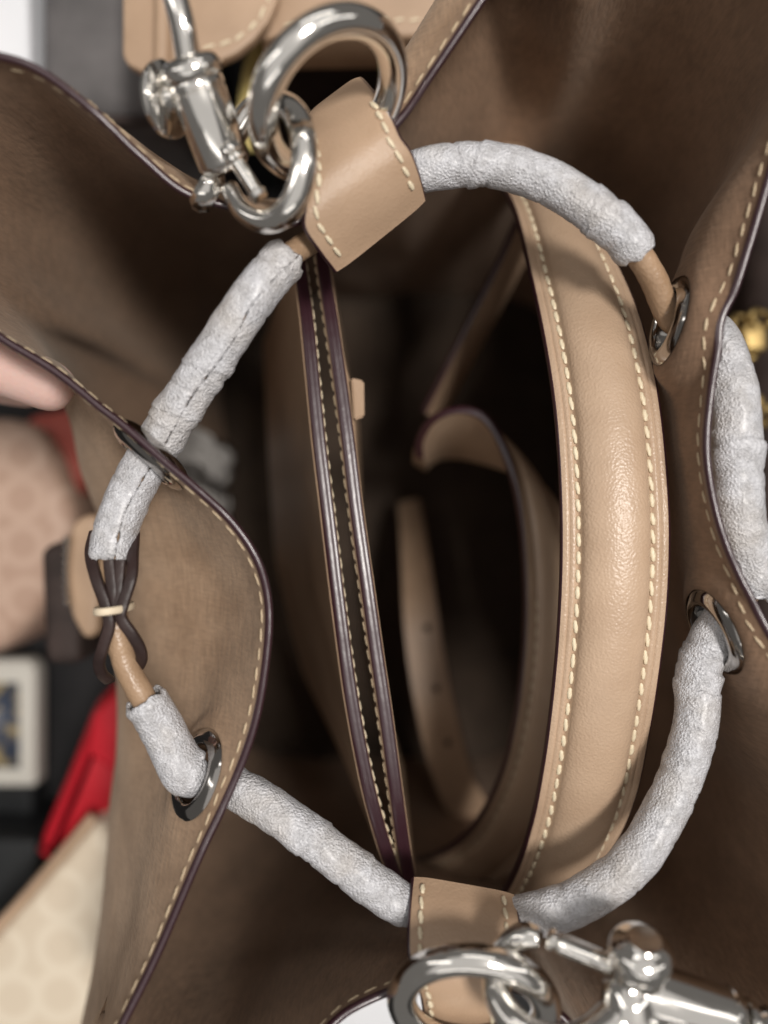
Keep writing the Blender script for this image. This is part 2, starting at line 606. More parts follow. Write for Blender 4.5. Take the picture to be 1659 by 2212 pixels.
# ------------------------------------------------------------------ bucket bag: the wall
BAG = empty('bucket_bag', 'open brown leather drawstring bucket bag seen from above', 'handbag')
ST = [  # rim (px, py, depth), base (mm), mouth ring 30 mm down, belly ring
    ((640, 490, .205), (-20, 120)), ((530, 463, .203), (-35, 120)), ((400, 425, .199), (-50, 119)), ((300, 345, .195), (-62, 117)),
    ((200, 250, .190), (-72, 113)), ((90, 165, .187), (-80, 107)), ((0, 130, .185), (-84, 98)), ((-140, 110, .184), (-86, 88)),
    ((-270, 190, .185), (-88, 77)), ((-300, 340, .187), (-88, 66)), ((-230, 500, .190), (-88, 55)),
    ((-120, 620, .194), (-88, 45), None, (-108, 57)), ((0, 718, .197), (-88, 35), None, (-108, 48)),
    ((130, 800, .199), (-88, 24), (140, 795, .228), (185, 870, .30)),
    ((270, 915, .200), (-88, 13), (258, 928, .230), (195, 960, .30)), ((420, 1040, .200), (-88, 2), (392, 1072, .231), (215, 1060, .30)),
    ((510, 1125, .201), (-88, -8), (455, 1170, .232), (240, 1180, .30)), ((565, 1210, .202), (-88, -18), (490, 1240, .232), (255, 1290, .30)),
    ((588, 1300, .203), (-88, -28), (505, 1320, .232), (262, 1400, .30)), ((585, 1410, .203), (-88, -40), (495, 1415, .232), (265, 1500, .30)),
    ((560, 1560, .203), (-88, -54), (450, 1545, .232), (265, 1620, .30)), ((510, 1700, .203), (-88, -68), (388, 1665, .231), (258, 1740, .30)),
    ((440, 1850, .200), (-88, -82), (340, 1805, .230), (248, 1860, .30)), ((350, 2060, .197), (-88, -97), (292, 2010, .227), (232, 2020, .30)),
    ((275, 2212, .194), (-87, -108), (242, 2170, .224), (215, 2170, .30)),
    ((190, 2380, .190), (-84, -118)), ((170, 2520, .188), (-78, -126)), ((260, 2620, .187), (-68, -131)), ((420, 2590, .188), (-56, -134)),
    ((560, 2430, .192), (-44, -135)), ((640, 2300, .196), (-34, -135)), ((715, 2205, .200), (-24, -135)), ((780, 2160, .202), (-12, -135)),
    ((880, 2125, .204), (0, -135)), ((1000, 2115, .205), (12, -135)), ((1120, 2130, .204), (24, -135)), ((1230, 2200, .201), (36, -135)),
    ((1330, 2330, .197), (48, -135)), ((1480, 2450, .192), (62, -133)), ((1700, 2480, .188), (78, -128)), ((1880, 2360, .186), (90, -118)),
    ((1930, 2150, .186), (95, -104)), ((1880, 1880, .188), (97, -88)), ((1780, 1600, .192), (98, -72), (96, -57, .222, 1)), ((1659, 1372, .196), (98, -54), (87, -37, .226, 1)),
    ((1590, 1245, .198), (98, -38), (83, -20, .227, 1)), ((1545, 1130, .200), (98, -24), (81, -5, .229, 1)), ((1520, 1000, .200), (98, -10), (79.5, 10, .229, 1)), ((1524, 880, .200), (98, 4), (78, 24, .229, 1)),
    ((1550, 730, .198), (98, 20), (75.5, 40, .226, 1)), ((1590, 600, .196), (98, 36), (76, 52, .223, 1)), ((1659, 370, .192), (98, 58), (82, 74, .220, 1)), ((1720, 120, .188), (97, 80)),
    ((1720, -130, .186), (93, 98)), ((1610, -300, .185), (84, 112)), ((1430, -360, .186), (72, 118)), ((1260, -280, .188), (60, 120)),
    ((1150, -140, .191), (50, 120), (1112, -165, .221)), ((1052, 0, .194), (42, 120), (1000, -30, .223)),
    ((940, 165, .199), (32, 120), (893, 130, .225)), ((870, 265, .203), (20, 120), (838, 225, .223)), ((755, 380, .205), (0, 120)),
]
R0, R1, R2, R3 = [], [], [], []
for s in ST:
    r0 = P(*s[0])
    b3 = np.array([s[1][0] / 1000, s[1][1] / 1000, ZC - .452])
    r1 = (np.array([s[2][0] / 1000, s[2][1] / 1000, ZC - s[2][2]]) if len(s) > 2 and s[2] and s[2][2] > 0 and len(s[2]) == 4 else P(*s[2])) if len(s) > 2 and s[2] else np.array([*(r0[:2] * 0.72 + b3[:2] * 0.28), r0[2] - .029])
    if len(s) > 3 and s[3]:
        r2 = P(*s[3]) if len(s[3]) == 3 else np.array([s[3][0] / 1000, s[3][1] / 1000, ZC - .30])
    else:
        r2 = np.array([*(r0[:2] * 0.3 + b3[:2] * 0.7) * 1.05, ZC - .31])
    R0.append(r0); R1.append(r1); R2.append(r2); R3.append(b3)
PER = 10
rings = [cr_idx(r, PER, True) for r in (R0, R1, R2, R3)]
NT = len(rings[0])
NS = 72
WALL = np.zeros((NT, NS, 3))
for i in range(NT):
    col = cr_idx([r[i] for r in rings], 40)
    sl = np.concatenate([[0], np.cumsum(np.linalg.norm(np.diff(col, axis=0), axis=1))])
    u = np.linspace(0, 1, NS) ** 1.5 * sl[-1]          # finer towards the rim
    for k in range(3):
        WALL[i, :, k] = np.interp(u, sl, col[:, k])
# soft folds in the leather, none at the rim
for i in range(NT):
    for j in range(NS):
        p = WALL[i, j]
        w = min(1, j / 25)
        d = noise.noise(Vector((p[0] * 38, p[1] * 38, p[2] * 11))) * 0.0030 * w + noise.noise(Vector((p[0] * 95, p[1] * 95, p[2] * 20 + 4))) * 0.0006 * w
        WALL[i, j, :2] += unit(p[:2]) * d
dt = np.roll(WALL, -1, 0) - np.roll(WALL, 1, 0)
ds = np.gradient(WALL, axis=1)
WN = unit(np.cross(dt, ds))
if WN[47 * PER, 10, 0] < 0:
    WN = -WN                                            # outward
TH = 0.0018
def wall_at(i, dist, side):
    col = WALL[i]
    sl = np.concatenate([[0], np.cumsum(np.linalg.norm(np.diff(col, axis=0), axis=1))])
    p = np.array([np.interp(dist, sl, col[:, k]) for k in range(3)])
    n = np.array([np.interp(dist, sl, WN[i][:, k]) for k in range(3)])
    return (p + n * TH, n) if side > 0 else (p, -n)
GSPEC = (('left_upper', 14.45, .0130), ('left_lower', 21.05, .0170), ('right_upper', 49.82, .0210), ('right_lower', 44.2, .0190))
GC = {}
for key, idx, dist in GSPEC:
    c, n = wall_at(int(idx * PER) % NT, dist, 1)
    GC[key] = (c - n * TH / 2, n)
for c, n in GC.values():          # the leather lies flat under a clamped grommet
    d = WALL - (c - n * TH / 2)
    dn = d @ n
    rr_ = np.linalg.norm(d - dn[..., None] * n, axis=-1)
    w = np.clip(1 - (rr_ - .0125) / .007, 0, 1)
    w = w * w * (3 - 2 * w) * (np.abs(dn) < .012)
    WALL -= (dn * w)[..., None] * n
dt = np.roll(WALL, -1, 0) - np.roll(WALL, 1, 0)
ds = np.gradient(WALL, axis=1)
WN2 = unit(np.cross(dt, ds))
WN = np.where(np.sum(WN2 * WN, axis=-1, keepdims=True) < 0, -WN2, WN2)
V = np.concatenate([(WALL).reshape(-1, 3), (WALL + WN * TH).reshape(-1, 3)])
F = grid_faces(NT, NS, 0, True) + grid_faces(NT, NS, NT * NS, True, True)
nin = len(F) // 2
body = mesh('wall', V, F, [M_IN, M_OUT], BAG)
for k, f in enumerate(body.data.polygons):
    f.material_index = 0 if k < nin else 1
tag(body, label='brown suede-like wall of the bag, gathered into lobes')
fl = WALL[:, -1]
cz = fl.mean(0)
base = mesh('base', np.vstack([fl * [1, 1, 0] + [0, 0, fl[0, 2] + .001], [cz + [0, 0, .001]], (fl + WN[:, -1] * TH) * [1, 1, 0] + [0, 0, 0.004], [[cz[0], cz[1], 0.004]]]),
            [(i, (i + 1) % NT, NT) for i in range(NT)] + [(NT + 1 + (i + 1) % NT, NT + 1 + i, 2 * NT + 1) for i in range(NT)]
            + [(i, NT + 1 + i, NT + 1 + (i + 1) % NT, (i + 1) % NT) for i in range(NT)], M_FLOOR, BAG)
# painted edge: a half-round bead over the raw rim
rimc = WALL[:, 0] + WN[:, 0] * TH / 2
up_r = unit(WALL[:, 0] - WALL[:, 1])
V, nk = [], 9
for i in range(NT):
    wob = 1 + 0.10 * noise.noise(Vector(rimc[i] * 240))
    for k in range(nk):
        a = math.pi * k / (nk - 1)
        V.append(rimc[i] + WN[i, 0] * (TH / 2 + .00012) * math.cos(a) + up_r[i] * (0.0009 * math.sin(a) * wob - 0.0009 * (1 - math.sin(a)) * 0.6))
rim = mesh('rim_edge', V, grid_faces(NT, nk, 0, True), M_EDGE, BAG)
fix_normals(rim)
# seam along the rim, on both faces
def wall_line(i0, i1, dist, side):
    q = [wall_at(i % NT, dist, side) for i in range(int(i0 * PER), int(i1 * PER) + 1)]
    return np.array([a for a, _ in q]), np.array([a for _, a in q])
for i0, i1, side in ((0, 6.6, 1), (0, 6.3, -1), (11.6, 25, 1), (11.6, 25, -1), (30.5, 33.2, -1), (43.3, 51.6, -1), (57.3, 60, 1), (57.3, 60, -1)):
    p, n = wall_line(i0, i1, 0.0031, side)
    stitch_row(body, p, n, 0.0034, 0.0047, 0.0008, 0.00006, me=STITCH_TAN)

# ------------------------------------------------------------------ grommets of the bag
def grommet(key, center_idx, dist, r_in=0.0074, r_out=0.0118):
    c, n = GC[key]
    a, _ = wall_at((int(center_idx * PER) + 4) % NT, dist, 1)
    t = unit(a - c); t = unit(t - n * np.dot(t, n))
    b2 = np.cross(n, t)
    prof = [(r_in + .0004, 0), (r_in, .0016), (r_in + .0004, .0026), (r_in + .0013, .0031), ((r_in + r_out) / 2, .0028), (r_out - .0006, .0020), (r_out, .0012)]
    prof = [(r, -h) for r, h in prof[::-1]] + prof[1:]
    V, F, S = [], [], 48
    for r, h in prof:
        for k in range(S):
            q = 2 * math.pi * k / S
            V.append(c + (t * math.cos(q) + b2 * math.sin(q)) * r + n * h)
    m_ = len(prof)
    for i in range(m_ - 1):
        for k in range(S):
            F.append((i * S + k, i * S + (k + 1) % S, (i + 1) * S + (k + 1) % S, (i + 1) * S + k))
    o = fix_normals(mesh('grommet', V, F, M_EYELET, BAG))
    return c, n, o

# the leather inside each grommet is cut out of the wall
def cut_hole(c, n, r):
    bm = bmesh.new(); bm.from_mesh(body.data)
    cv, nv = Vector(c), Vector(n)
    kill = []
    for f in bm.faces:
        d = f.calc_center_median() - cv
        if abs(d.dot(nv)) < 0.004 and (d - nv * d.dot(nv)).length < r:
            kill.append(f)
    bmesh.ops.delete(bm, geom=kill, context='FACES')
    bm.to_mesh(body.data); bm.free()

G = {}
for key, idx, dist in GSPEC:
    c, n, o = grommet(key, idx, dist)
    cut_hole(c, n, 0.0086)
    G[key] = (c, n)
    d = ZC - c[2]
    GPX = (key, 829.5 + c[0] / d * FPX, 1106 - c[1] / d * FPX, d); print('GROMMET', GPX)

# ------------------------------------------------------------------ strips of leather lofted between two edges
def strip(parent, L, R, n, hfun, th, mat, name='band', edge='edge', nw=33, caps=True, ups=(0, 0, 1), wfun=None):
    """L, R: matching edge paths. hfun(w, s) gives the height of the face above the plane of the edges (w -1..1, s 0..1)"""
    a = cr_idx(np.hstack([L, R]), 24)
    c6 = a
    mid = (c6[:, :3] + c6[:, 3:]) / 2
    s = np.concatenate([[0], np.cumsum(np.linalg.norm(np.diff(mid, axis=0), axis=1))])
    q = np.linspace(0, s[-1], n)
    c6 = np.stack([np.interp(q, s, c6[:, k]) for k in range(6)], 1)
    Lp, Rp = c6[:, :3], c6[:, 3:]
    C, W = (Lp + Rp) / 2, (Rp - Lp) / 2
    T = tangents(C)
    Nn = unit(np.cross(W, T))
    if np.dot(Nn[n // 2], np.array(ups)) < 0:
        Nn = -Nn
    ws = np.linspace(-1, 1, nw)
    top = np.zeros((n, nw, 3)); bot = np.zeros((n, nw, 3))
    for i in range(n):
        for j, w in enumerate(ws):
            h = hfun(w, i / (n - 1))
            top[i, j] = C[i] + W[i] * w + Nn[i] * h
            bot[i, j] = C[i] + W[i] * w - Nn[i] * th
    V = np.concatenate([top.reshape(-1, 3), bot.reshape(-1, 3)])
    F = grid_faces(n, nw) + grid_faces(n, nw, n * nw, False, True)
    o0 = n * nw
    if caps:
        for i in (0, n - 1):
            for j in range(nw - 1):
                F.append((i * nw + j, i * nw + j + 1, o0 + i * nw + j + 1, o0 + i * nw + j))
    band = fix_normals(mesh(name, V, F, mat, parent))
    sharp(band, 55)
    for j, sg in ((0, -1), (nw - 1, 1)):
        V, nk = [], 9
        for i in range(n):
            wd = unit(W[i]) * sg
            m0 = (top[i, j] + bot[i, j]) / 2
            hv = (top[i, j] - bot[i, j]) / 2
            for k in range(nk):
                q_ = math.pi * k / (nk - 1)
                V.append(m0 + hv * 1.06 * math.cos(q_) + wd * 0.0007 * math.sin(q_))
        fix_normals(mesh(edge, V, grid_faces(n, nk), M_EDGE, parent))
    return band, top, Nn


def row_on(top, w, Nn, i0=0, i1=None):
    nw = top.shape[1]
    f = (w + 1) / 2 * (nw - 1)
    j = int(f); t = f - j
    j2 = min(j + 1, nw - 1)
    p = top[:, j] * (1 - t) + top[:, j2] * t
    return p[i0:i1], Nn[i0:i1]


def tab_h(w, s):
    return 0.0011 - 0.0007 * abs(w) ** 6

# upper tab: from outside, over the rim, down into the bag
L = PL([(680, 274, .236), (668, 252, .2125), (668, 300, .2015), (674, 380, .1975), (664, 445, .1975), (660, 490, .199), (692, 540, .2035), (726, 585, .2095)])
R = PL([(786, 196, .236), (778, 170, .2135), (814, 212, .2025), (846, 262, .1985), (862, 298, .1985), (886, 332, .200), (905, 385, .2045), (917, 432, .2105)])
TABU = empty('gusset_tab', None, None); TABU.parent = BAG
tb1, top, nn = strip(TABU, L, R, 60, tab_h, .0016, M_TAN, 'band')
for w in (-0.80, 0.80):
    p, q = row_on(top, w, nn, 33, 59)
    stitch_row(tb1, p, q, 0.0031, 0.0037, 0.0012)
# lower tab
L = PL([(894, 1897, .2135), (888, 1960, .2065), (885, 2040, .2005), (893, 2105, .1985), (912, 2150, .2005), (922, 2230, .211), (926, 2330, .232)])
R = PL([(1110, 1935, .2135), (1118, 1985, .2065), (1124, 2060, .2005), (1112, 2120, .1985), (1092, 2165, .2005), (1070, 2240, .211), (1050, 2330, .232)])
TABL = empty('gusset_tab', None, None); TABL.parent = BAG
tb2, top, nn = strip(TABL, L, R, 60, tab_h, .0016, M_TAN, 'band')
for w in (-0.82, 0.76):
    p, q = row_on(top, w, nn, 1, 32)
    stitch_row(tb2, p, q, 0.0031, 0.0037, 0.0012)

# ------------------------------------------------------------------ the divider pocket: two leather leaves
POCK = empty('divider_pocket', 'flat leather pocket standing in the middle of the bag, two dark glossy top edges', 'pocket')
def leaf(path, down, th, stitch_side, thread):
    p = smooth_path(PL(path), 150)
    t = tangents(p)
    side = unit(np.cross(t, np.array([0, 0, 1.0])))          # to the right of the path
    rows = [.0006, .0014, .004, .010, .022, .045, .08, .12]
    dv = np.array([np.interp(np.linspace(0, 1, 150), np.linspace(0, 1, len(down)), [d[k] for d in down]) for k in range(2)]).T
    V = []
    for sg in (-1, 1):
        for i in range(150):
            for r in rows:
                V.append(p[i] + side[i] * sg * th / 2 + np.array([dv[i, 0] * r, dv[i, 1] * r, -r]))
    nr = len(rows)
    F = grid_faces(150, nr) + grid_faces(150, nr, 150 * nr, False, True)
    F += [(i * nr, (i + 1) * nr, 150 * nr + (i + 1) * nr, 150 * nr + i * nr) for i in range(149)]
    for i in (0, 149):
        for j in range(nr - 1):
            F.append((i * nr + j, i * nr + j + 1, 150 * nr + i * nr + j + 1, 150 * nr + i * nr + j))
    lf = fix_normals(mesh('leaf', V, F, M_TAN, POCK))
    V, nk = [], 13
    for i in range(150):
        wob = 1 + .06 * noise.noise(Vector(p[i] * 180))
        for k in range(nk):
            a = math.pi * k / (nk - 1)
            h = .0009 * math.sin(a) ** .6 * wob - .0002 - .00022 * math.exp(-((a - 1.45) / .18) ** 2)
            V.append(p[i] + side[i] * th * .45 * -math.cos(a) + np.array([0, 0, h - .0003]))
    fix_normals(mesh('painted_edge', V, grid_faces(150, nk), M_EDGE, lf))
    sp = p + side * stitch_side * (th / 2 + .00015) + np.stack([dv[:, 0] * .0022, dv[:, 1] * .0022, np.full(150, -.0022)], 1)
    stitch_row(lf, sp, side * stitch_side + np.array([0, 0, .5]), .0033, .0041, .00085, .0001, me=thread)
    return p, side
leaf([(646, 560, .246), (662, 680, .240), (674, 800, .237), (689, 950, .235), (707, 1100, .234), (731, 1300, .233), (758, 1500, .233), (791, 1680, .234), (822, 1800, .236), (852, 1890, .239), (874, 1945, .243)],
     [(-.22, 0), (-.24, 0), (-.26, 0), (-.22, 0), (-.12, 0)], .0042, -1, STITCH)
p2, s2 = leaf([(694, 540, .246), (702, 600, .242), (716, 690, .239), (732, 800, .237), (752, 950, .235), (770, 1100, .234), (791, 1250, .233), (812, 1400, .233), (834, 1550, .233), (854, 1700, .234), (872, 1830, .237), (890, 1930, .241)],
     [(-.02, 0), (-.02, 0), (-.05, 0), (-.06, 0), (-.02, 0)], .0042, 1, STITCH_TAN)
# small leather pull tab on the right leaf
tabp = PL([(758, 815, .2395), (786, 822, .2415), (787, 900, .2415), (764, 908, .2395)])
pull = mesh('pull_tab', np.vstack([tabp, tabp - [0, 0, .0022]]), [(0, 1, 2, 3), (7, 6, 5, 4), (0, 4, 5, 1), (1, 5, 6, 2), (2, 6, 7, 3), (3, 7, 4, 0)], M_TAN, POCK, smooth=False)
bm = bmesh.new(); bm.from_mesh(pull.data); bmesh.ops.recalc_face_normals(bm, faces=bm.faces)
bmesh.ops.bevel(bm, geom=list(bm.edges), offset=.0005, segments=2, affect='EDGES'); bm.to_mesh(pull.data); bm.free()
# leather facing that bellies out below the right leaf's edge
sw = smooth_path(PL([(708, 580, .2460), (728, 690, .2450), (748, 790, .2440), (764, 850, .2435), (768, 920, .2430), (771, 990, .2425), (774, 1060, .2420)]), 60)
V = []
for p in sw:
    V += [p + [-.0014, 0, .0016], p + [-.0006, 0, .0010], p, p + [-.0003, 0, -.02], p + [-.0010, 0, -.07]]
fix_normals(mesh('zip_facing', V, grid_faces(60, 5), M_TAN, POCK))

# ------------------------------------------------------------------ straps lying in the bag
def pad_h(w, s):
    a = abs(w)
    dome = 0.0042 * max(0.0, 1 - (a / 0.66) ** 2) ** 0.55 if a < 0.66 else 0.0
    groove = -0.0007 * math.exp(-((a - 0.70) / 0.045) ** 2)
    crease = -0.0004 * math.exp(-((a - 0.86) / 0.02) ** 2)
    return 0.0012 + dome + groove + crease - 0.0005 * a ** 10

HAND = empty('handle_strap', 'wide padded tan leather strap with two cream seams on the right', 'strap')
L = PL([(985, 262, 0.3300), (1040, 340, 0.2920), (1108, 440, 0.2596), (1150, 600, 0.2395), (1183, 760, 0.2278), (1203, 900, 0.2216), (1213, 1050, 0.2189), (1215, 1200, 0.2183), (1209, 1350, 0.2194), (1196, 1500, 0.2222), (1176, 1650, 0.2272), (1150, 1780, 0.2350), (1112, 1890, 0.2462), (1050, 1990, 0.2685), (985, 2060, 0.3000)])
R = PL([(1130, 330, 0.3250), (1215, 400, 0.2870), (1285, 490, 0.2540), (1358, 630, 0.2356), (1400, 760, 0.2250), (1425, 900, 0.2189), (1439, 1050, 0.2161), (1443, 1170, 0.2155), (1437, 1310, 0.2166), (1421, 1450, 0.2194), (1400, 1580, 0.2244), (1370, 1720, 0.2322), (1320, 1830, 0.2434), (1245, 1930, 0.2652), (1170, 2010, 0.2970)])
hb, top, nn = strip(HAND, L, R, 220, pad_h, .0020, M_STRAP, 'padded_band', 'edge', nw=61)
for w in (-0.70, 0.70):
    p, q = row_on(top, w, nn, 14, 206)
    stitch_row(hb, p, q, .0038, .0046, .00135, .0004, 0.10)

LOW = empty('coiled_strap', 'tan leather strap curled up deeper in the bag behind the padded strap', 'strap')
L = PL([(905, 990, .300), (906, 950, .293), (935, 905, .286), (990, 884, .282), (1045, 900, .280), (1085, 960, .279), (1118, 1070, .278), (1134, 1220, .277), (1134, 1380, .277), (1116, 1540, .279), (1080, 1680, .284), (1020, 1790, .292), (945, 1845, .305), (880, 1860, .335)])
R = PL([(915, 1015, .335), (925, 1000, .335), (955, 985, .335), (1000, 985, .330), (1060, 1000, .320), (1140, 1030, .303), (1200, 1090, .290), (1245, 1220, .285), (1255, 1380, .284), (1240, 1540, .286), (1205, 1700, .292), (1140, 1830, .302), (1040, 1915, .318), (960, 1900, .350)])
lb, top, nn = strip(LOW, L, R, 160, lambda w, s: 0.0012 + 0.0022 * max(0, 1 - (w / .6) ** 2) ** .6 - .0006 * math.exp(-((abs(w) - .64) / .05) ** 2), .0016, M_STRAP, 'band', 'edge', nw=41)
p, q = row_on(top, -0.66, nn, 62, 150)
stitch_row(lb, p, q, .0032, .0046, .0009, .0001)

LONG = empty('long_strap', 'narrow plain tan strap with punched holes lying low in the bag', 'strap')
L = PL([(862, 1090, .410), (866, 1170, .388), (869, 1250, .374), (872, 1330, .366), (882, 1430, .362), (900, 1540, .360), (925, 1650, .362), (960, 1740, .367), (1000, 1800, .375)])
R = PL([(905, 1080, .410), (920, 1160, .388), (933, 1240, .374), (945, 1320, .366), (962, 1430, .362), (985, 1540, .360), (1010, 1640, .362), (1040, 1710, .367), (1075, 1760, .375)])
gb, top, nn = strip(LONG, L, R, 80, lambda w, s: .0012, .0012, M_TAN, 'band', 'edge', nw=9)
for i in (34, 46, 57):
    c = top[i, 5] + nn[i] * .0002
    lathe('punched_hole', c, c + nn[i] * .0003, [(0, .0016), (1, .0014)], M_FLOOR, LONG, 16)
L = PL([(1120, 470, .300), (1080, 560, .303), (1020, 680, .309), (965, 790, .316), (915, 890, .324)])
R = PL([(1165, 500, .318), (1118, 590, .322), (1060, 700, .330), (1002, 810, .336), (950, 905, .344)])
RUN = empty('slanting_strap', 'slender tan strap slanting out from under the padded strap towards the pocket', 'strap')
strip(RUN, L, R, 60, lambda w, s: .0012 + .001 * (1 - w * w), .0012, M_TAN, 'band', 'edge', nw=11)

# added pale sheet: paints the light caught by the left inner wall
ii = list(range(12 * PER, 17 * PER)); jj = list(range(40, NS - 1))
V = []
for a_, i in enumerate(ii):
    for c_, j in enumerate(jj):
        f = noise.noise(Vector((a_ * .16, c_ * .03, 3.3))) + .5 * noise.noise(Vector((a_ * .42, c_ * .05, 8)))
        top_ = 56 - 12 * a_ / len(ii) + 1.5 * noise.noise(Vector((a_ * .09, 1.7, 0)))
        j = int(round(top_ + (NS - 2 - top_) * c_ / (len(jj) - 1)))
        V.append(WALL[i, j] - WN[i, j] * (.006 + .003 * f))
pp = mesh('lit_lining_patch', V, grid_faces(len(ii), len(jj)), M_LIT_LINING)
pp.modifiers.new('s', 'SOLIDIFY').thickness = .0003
tag(pp, 'added pale sheet painting the lit lining low on the inner left wall', 'paper')

# ------------------------------------------------------------------ drawstring
(gl1, n1), (gl2, n2), (gr1, n3), (gr2, n4) = (G[k] for k in ('left_upper', 'left_lower', 'right_upper', 'right_lower'))
def px(c):
    d = ZC - c[2]
    return (829.5 + c[0] / d * FPX, 1106 - c[1] / d * FPX, d)
CPTS = [P(790, 440, .2135), P(880, 378, .2115), P(960, 358, .210), P(1060, 356, .209), P(1150, 376, .2085), P(1232, 418, .208), P(1305, 470, .207), P(1365, 528, .2075),
        P(1412, 600, .2105), gr1, gr1 + n3 * .008, P(1560, 765, .2120), P(1588, 870, .2100), P(1594, 1000, .2095), P(1600, 1120, .2100), P(1622, 1230, .2125), gr2 + n4 * .009 + np.array([0, .007, 0]),
        gr2, gr2 - n4 * .0045 + np.array([0, -.010, -.002]), P(1503, 1570, .2135), P(1470, 1680, .213), P(1418, 1790, .2115), P(1345, 1885, .2100), P(1255, 1945, .2095), P(1180, 1972, .210),
        P(1100, 1988, .2125), P(1000, 1995, .2140), P(890, 1966, .2130), P(800, 1908, .2125), P(680, 1818, .2125), P(580, 1745, .2135), P(490, 1692, .2165), gl2 - n2 * .004, gl2, gl2 + n2 * .005,
        P(345, 1567, .2115), P(305, 1500, .2095), P(268, 1425, .2090), P(246, 1312, .2085), P(240, 1200, .2105), P(262, 1110, .2120), P(297, 1035, .2125),
        P(338, 966, ZC - gl1[2]), P(395, 872, .2095), P(465, 765, .2065), P(545, 645, .2045), P(610, 566, .2065), P(680, 515, .2105)]
CL = resample(cr_idx(CPTS, 24, True), 1200, True)
DS = empty('drawstring', 'round tan leather drawstring threaded through the bag rim', 'drawstring')
tube('cord', CL, .0032, M_CORD, DS, 40, True, rfun=lambda i, a, p: .0007 * math.exp(-((a - 2.3) / .16) ** 2) - .0003 * math.exp(-((a - 2.75) / .12) ** 2) + .00014 * noise.noise(Vector(p * 520)) + .00018 * noise.noise(Vector(p * 150)))

def nearest(x, y, d0=.21):
    d = ZC - CL[:, 2]
    ex = 829.5 + CL[:, 0] / d * FPX
    ey = 1106 - CL[:, 1] / d * FPX
    return int(np.argmin((ex - x) ** 2 + (ey - y) ** 2))

def sleeve(a, b_, label, slit=None, rad=.0054, seed=0.0):
    """foam rolled round the cord between two places; slit = (angle, half-gap) of the seam that stays open"""
    i0, i1 = nearest(*a), nearest(*b_)
    if i1 < i0:
        i1 += len(CL)
    p = np.array([CL[i % len(CL)] for i in range(i0, i1 + 1)])
    n = max(80, int(arclen(p) / .00040))
    p = resample(p, n)
    for _ in range(3):
        p[1:-1] = (p[:-2] + 2 * p[1:-1] + p[2:]) / 4
    t, Nn, B = frames(p)
    Z = np.array([0, 0, 1.0])
    seg = 64
    ang0, gap = slit if slit else (2.6, .0)
    V = []
    lay = []
    rng = random.Random(int(seed * 10))
    total = n * .0004
    creases = [(rng.uniform(.05, .95) * total, rng.uniform(-.0016, .0016), rng.uniform(.00015, .00045), rng.uniform(.0003, .0008), rng.uniform(0, 6.28), rng.uniform(.7, 1.8)) for _ in range(max(3, int(total / .0055)))]
    laps = sorted(rng.uniform(.1, .9) * total for _ in range(max(1, int(total / .022))))
    for i in range(n):
        e1 = unit(Z - t[i] * np.dot(Z, t[i])); e2 = np.cross(t[i], e1)
        u = i / (n - 1)
        s_len = i * .0004
        g = gap * (1 + 2.2 * noise.noise(Vector((s_len * 200, seed, 1)))) + .05 * noise.noise(Vector((s_len * 900, seed, 5)))
        a0 = ang0 + .22 * noise.noise(Vector((s_len * 90, seed, 2)))
        g = max(g, .0)
        for k in range(seg):
            f = k / (seg - 1)
            a = a0 + g + f * (2 * math.pi - 2 * g + (.35 if not slit else 0))
            q = Vector((math.cos(a) * 1.4 + seed, math.sin(a) * 1.4, s_len * 130))
            r = rad + .00030 * noise.noise(q) + .00010 * noise.noise(q * 3.1) + .00005 * noise.noise(q * 8)
            # shallow diagonal wrinkles where the sleeve bends
            r += .00022 * math.sin(s_len * 900 + a * 1.5 + 4 * noise.noise(Vector((s_len * 60, seed, 9)))) * max(0, noise.noise(Vector((s_len * 80, seed, a * .4))) + .2)
            for c0, sk, dep, wd, ac, sp in creases:          # pinched creases
                dd = s_len - c0 - sk * math.sin(a - ac)
                if abs(dd) < .003:
                    r -= dep * math.exp(-(dd / wd) ** 2) * max(0, math.cos((a - ac) / sp * .8)) ** 2
            for q0 in laps:                                  # torn edge of an overlapping turn
                dd = s_len - q0 - .0018 * math.sin(a + q0 * 900) - .0005 * noise.noise(Vector((a * 3, q0 * 500, seed)))
                if 0 < dd < .006:
                    r += .00042 * (1 - dd / .006)
            if not slit:
                r += .0007 * f                       # overlapping roll leaves a step along the seam
            r -= .0008 * math.exp(-((u * (n - 1) * .4) / .9) ** 2) + .0006 * math.exp(-(((1 - u) * (n - 1) * .4) / .9) ** 2)
            end = (.0012 * noise.noise(Vector((math.cos(a) * 2, math.sin(a) * 2, seed + 3)))) * (max(0, 1 - u * 12) - max(0, 1 - (1 - u) * 12))
            V.append(p[i] + (e1 * math.cos(a) + e2 * math.sin(a)) * r + t[i] * end)
    o = mesh('foam_sleeve', V, grid_faces(n, seg), M_FOAM)
    fix_normals(o)
    sm = o.modifiers.new('s', 'SOLIDIFY'); sm.thickness = .0010; sm.offset = -1
    tag(o, label, 'foam', 'white foam sleeves rolled round the drawstring')
    return o
sleeve((880, 378), (1382, 548), 'white foam sleeve running from the upper tab to the top right grommet', None, .0051, 1.3)
sleeve(px(gr1 + n3 * .008)[:2], px(gr2 + n4 * .009 + np.array([0, .007, 0]))[:2], 'white foam sleeve showing outside the right rim beside the gold hardware', None, .0058, 4.1)
sleeve(px(gr2 + n4 * .005 + np.array([0, .004, 0]))[:2], (1085, 1990), 'longest white foam sleeve curving from lower right grommet down to the lower tab', None, .0052, 7.7)
sleeve((885, 1963), (480, 1690), 'white foam sleeve between the lower tab and the left lobe of the rim', None, .0050, 11.2)
sleeve(px(gl2)[:2], (312, 1505), 'short grey-white foam sleeve poking out of the lower left grommet', None, .0053, 15.9)
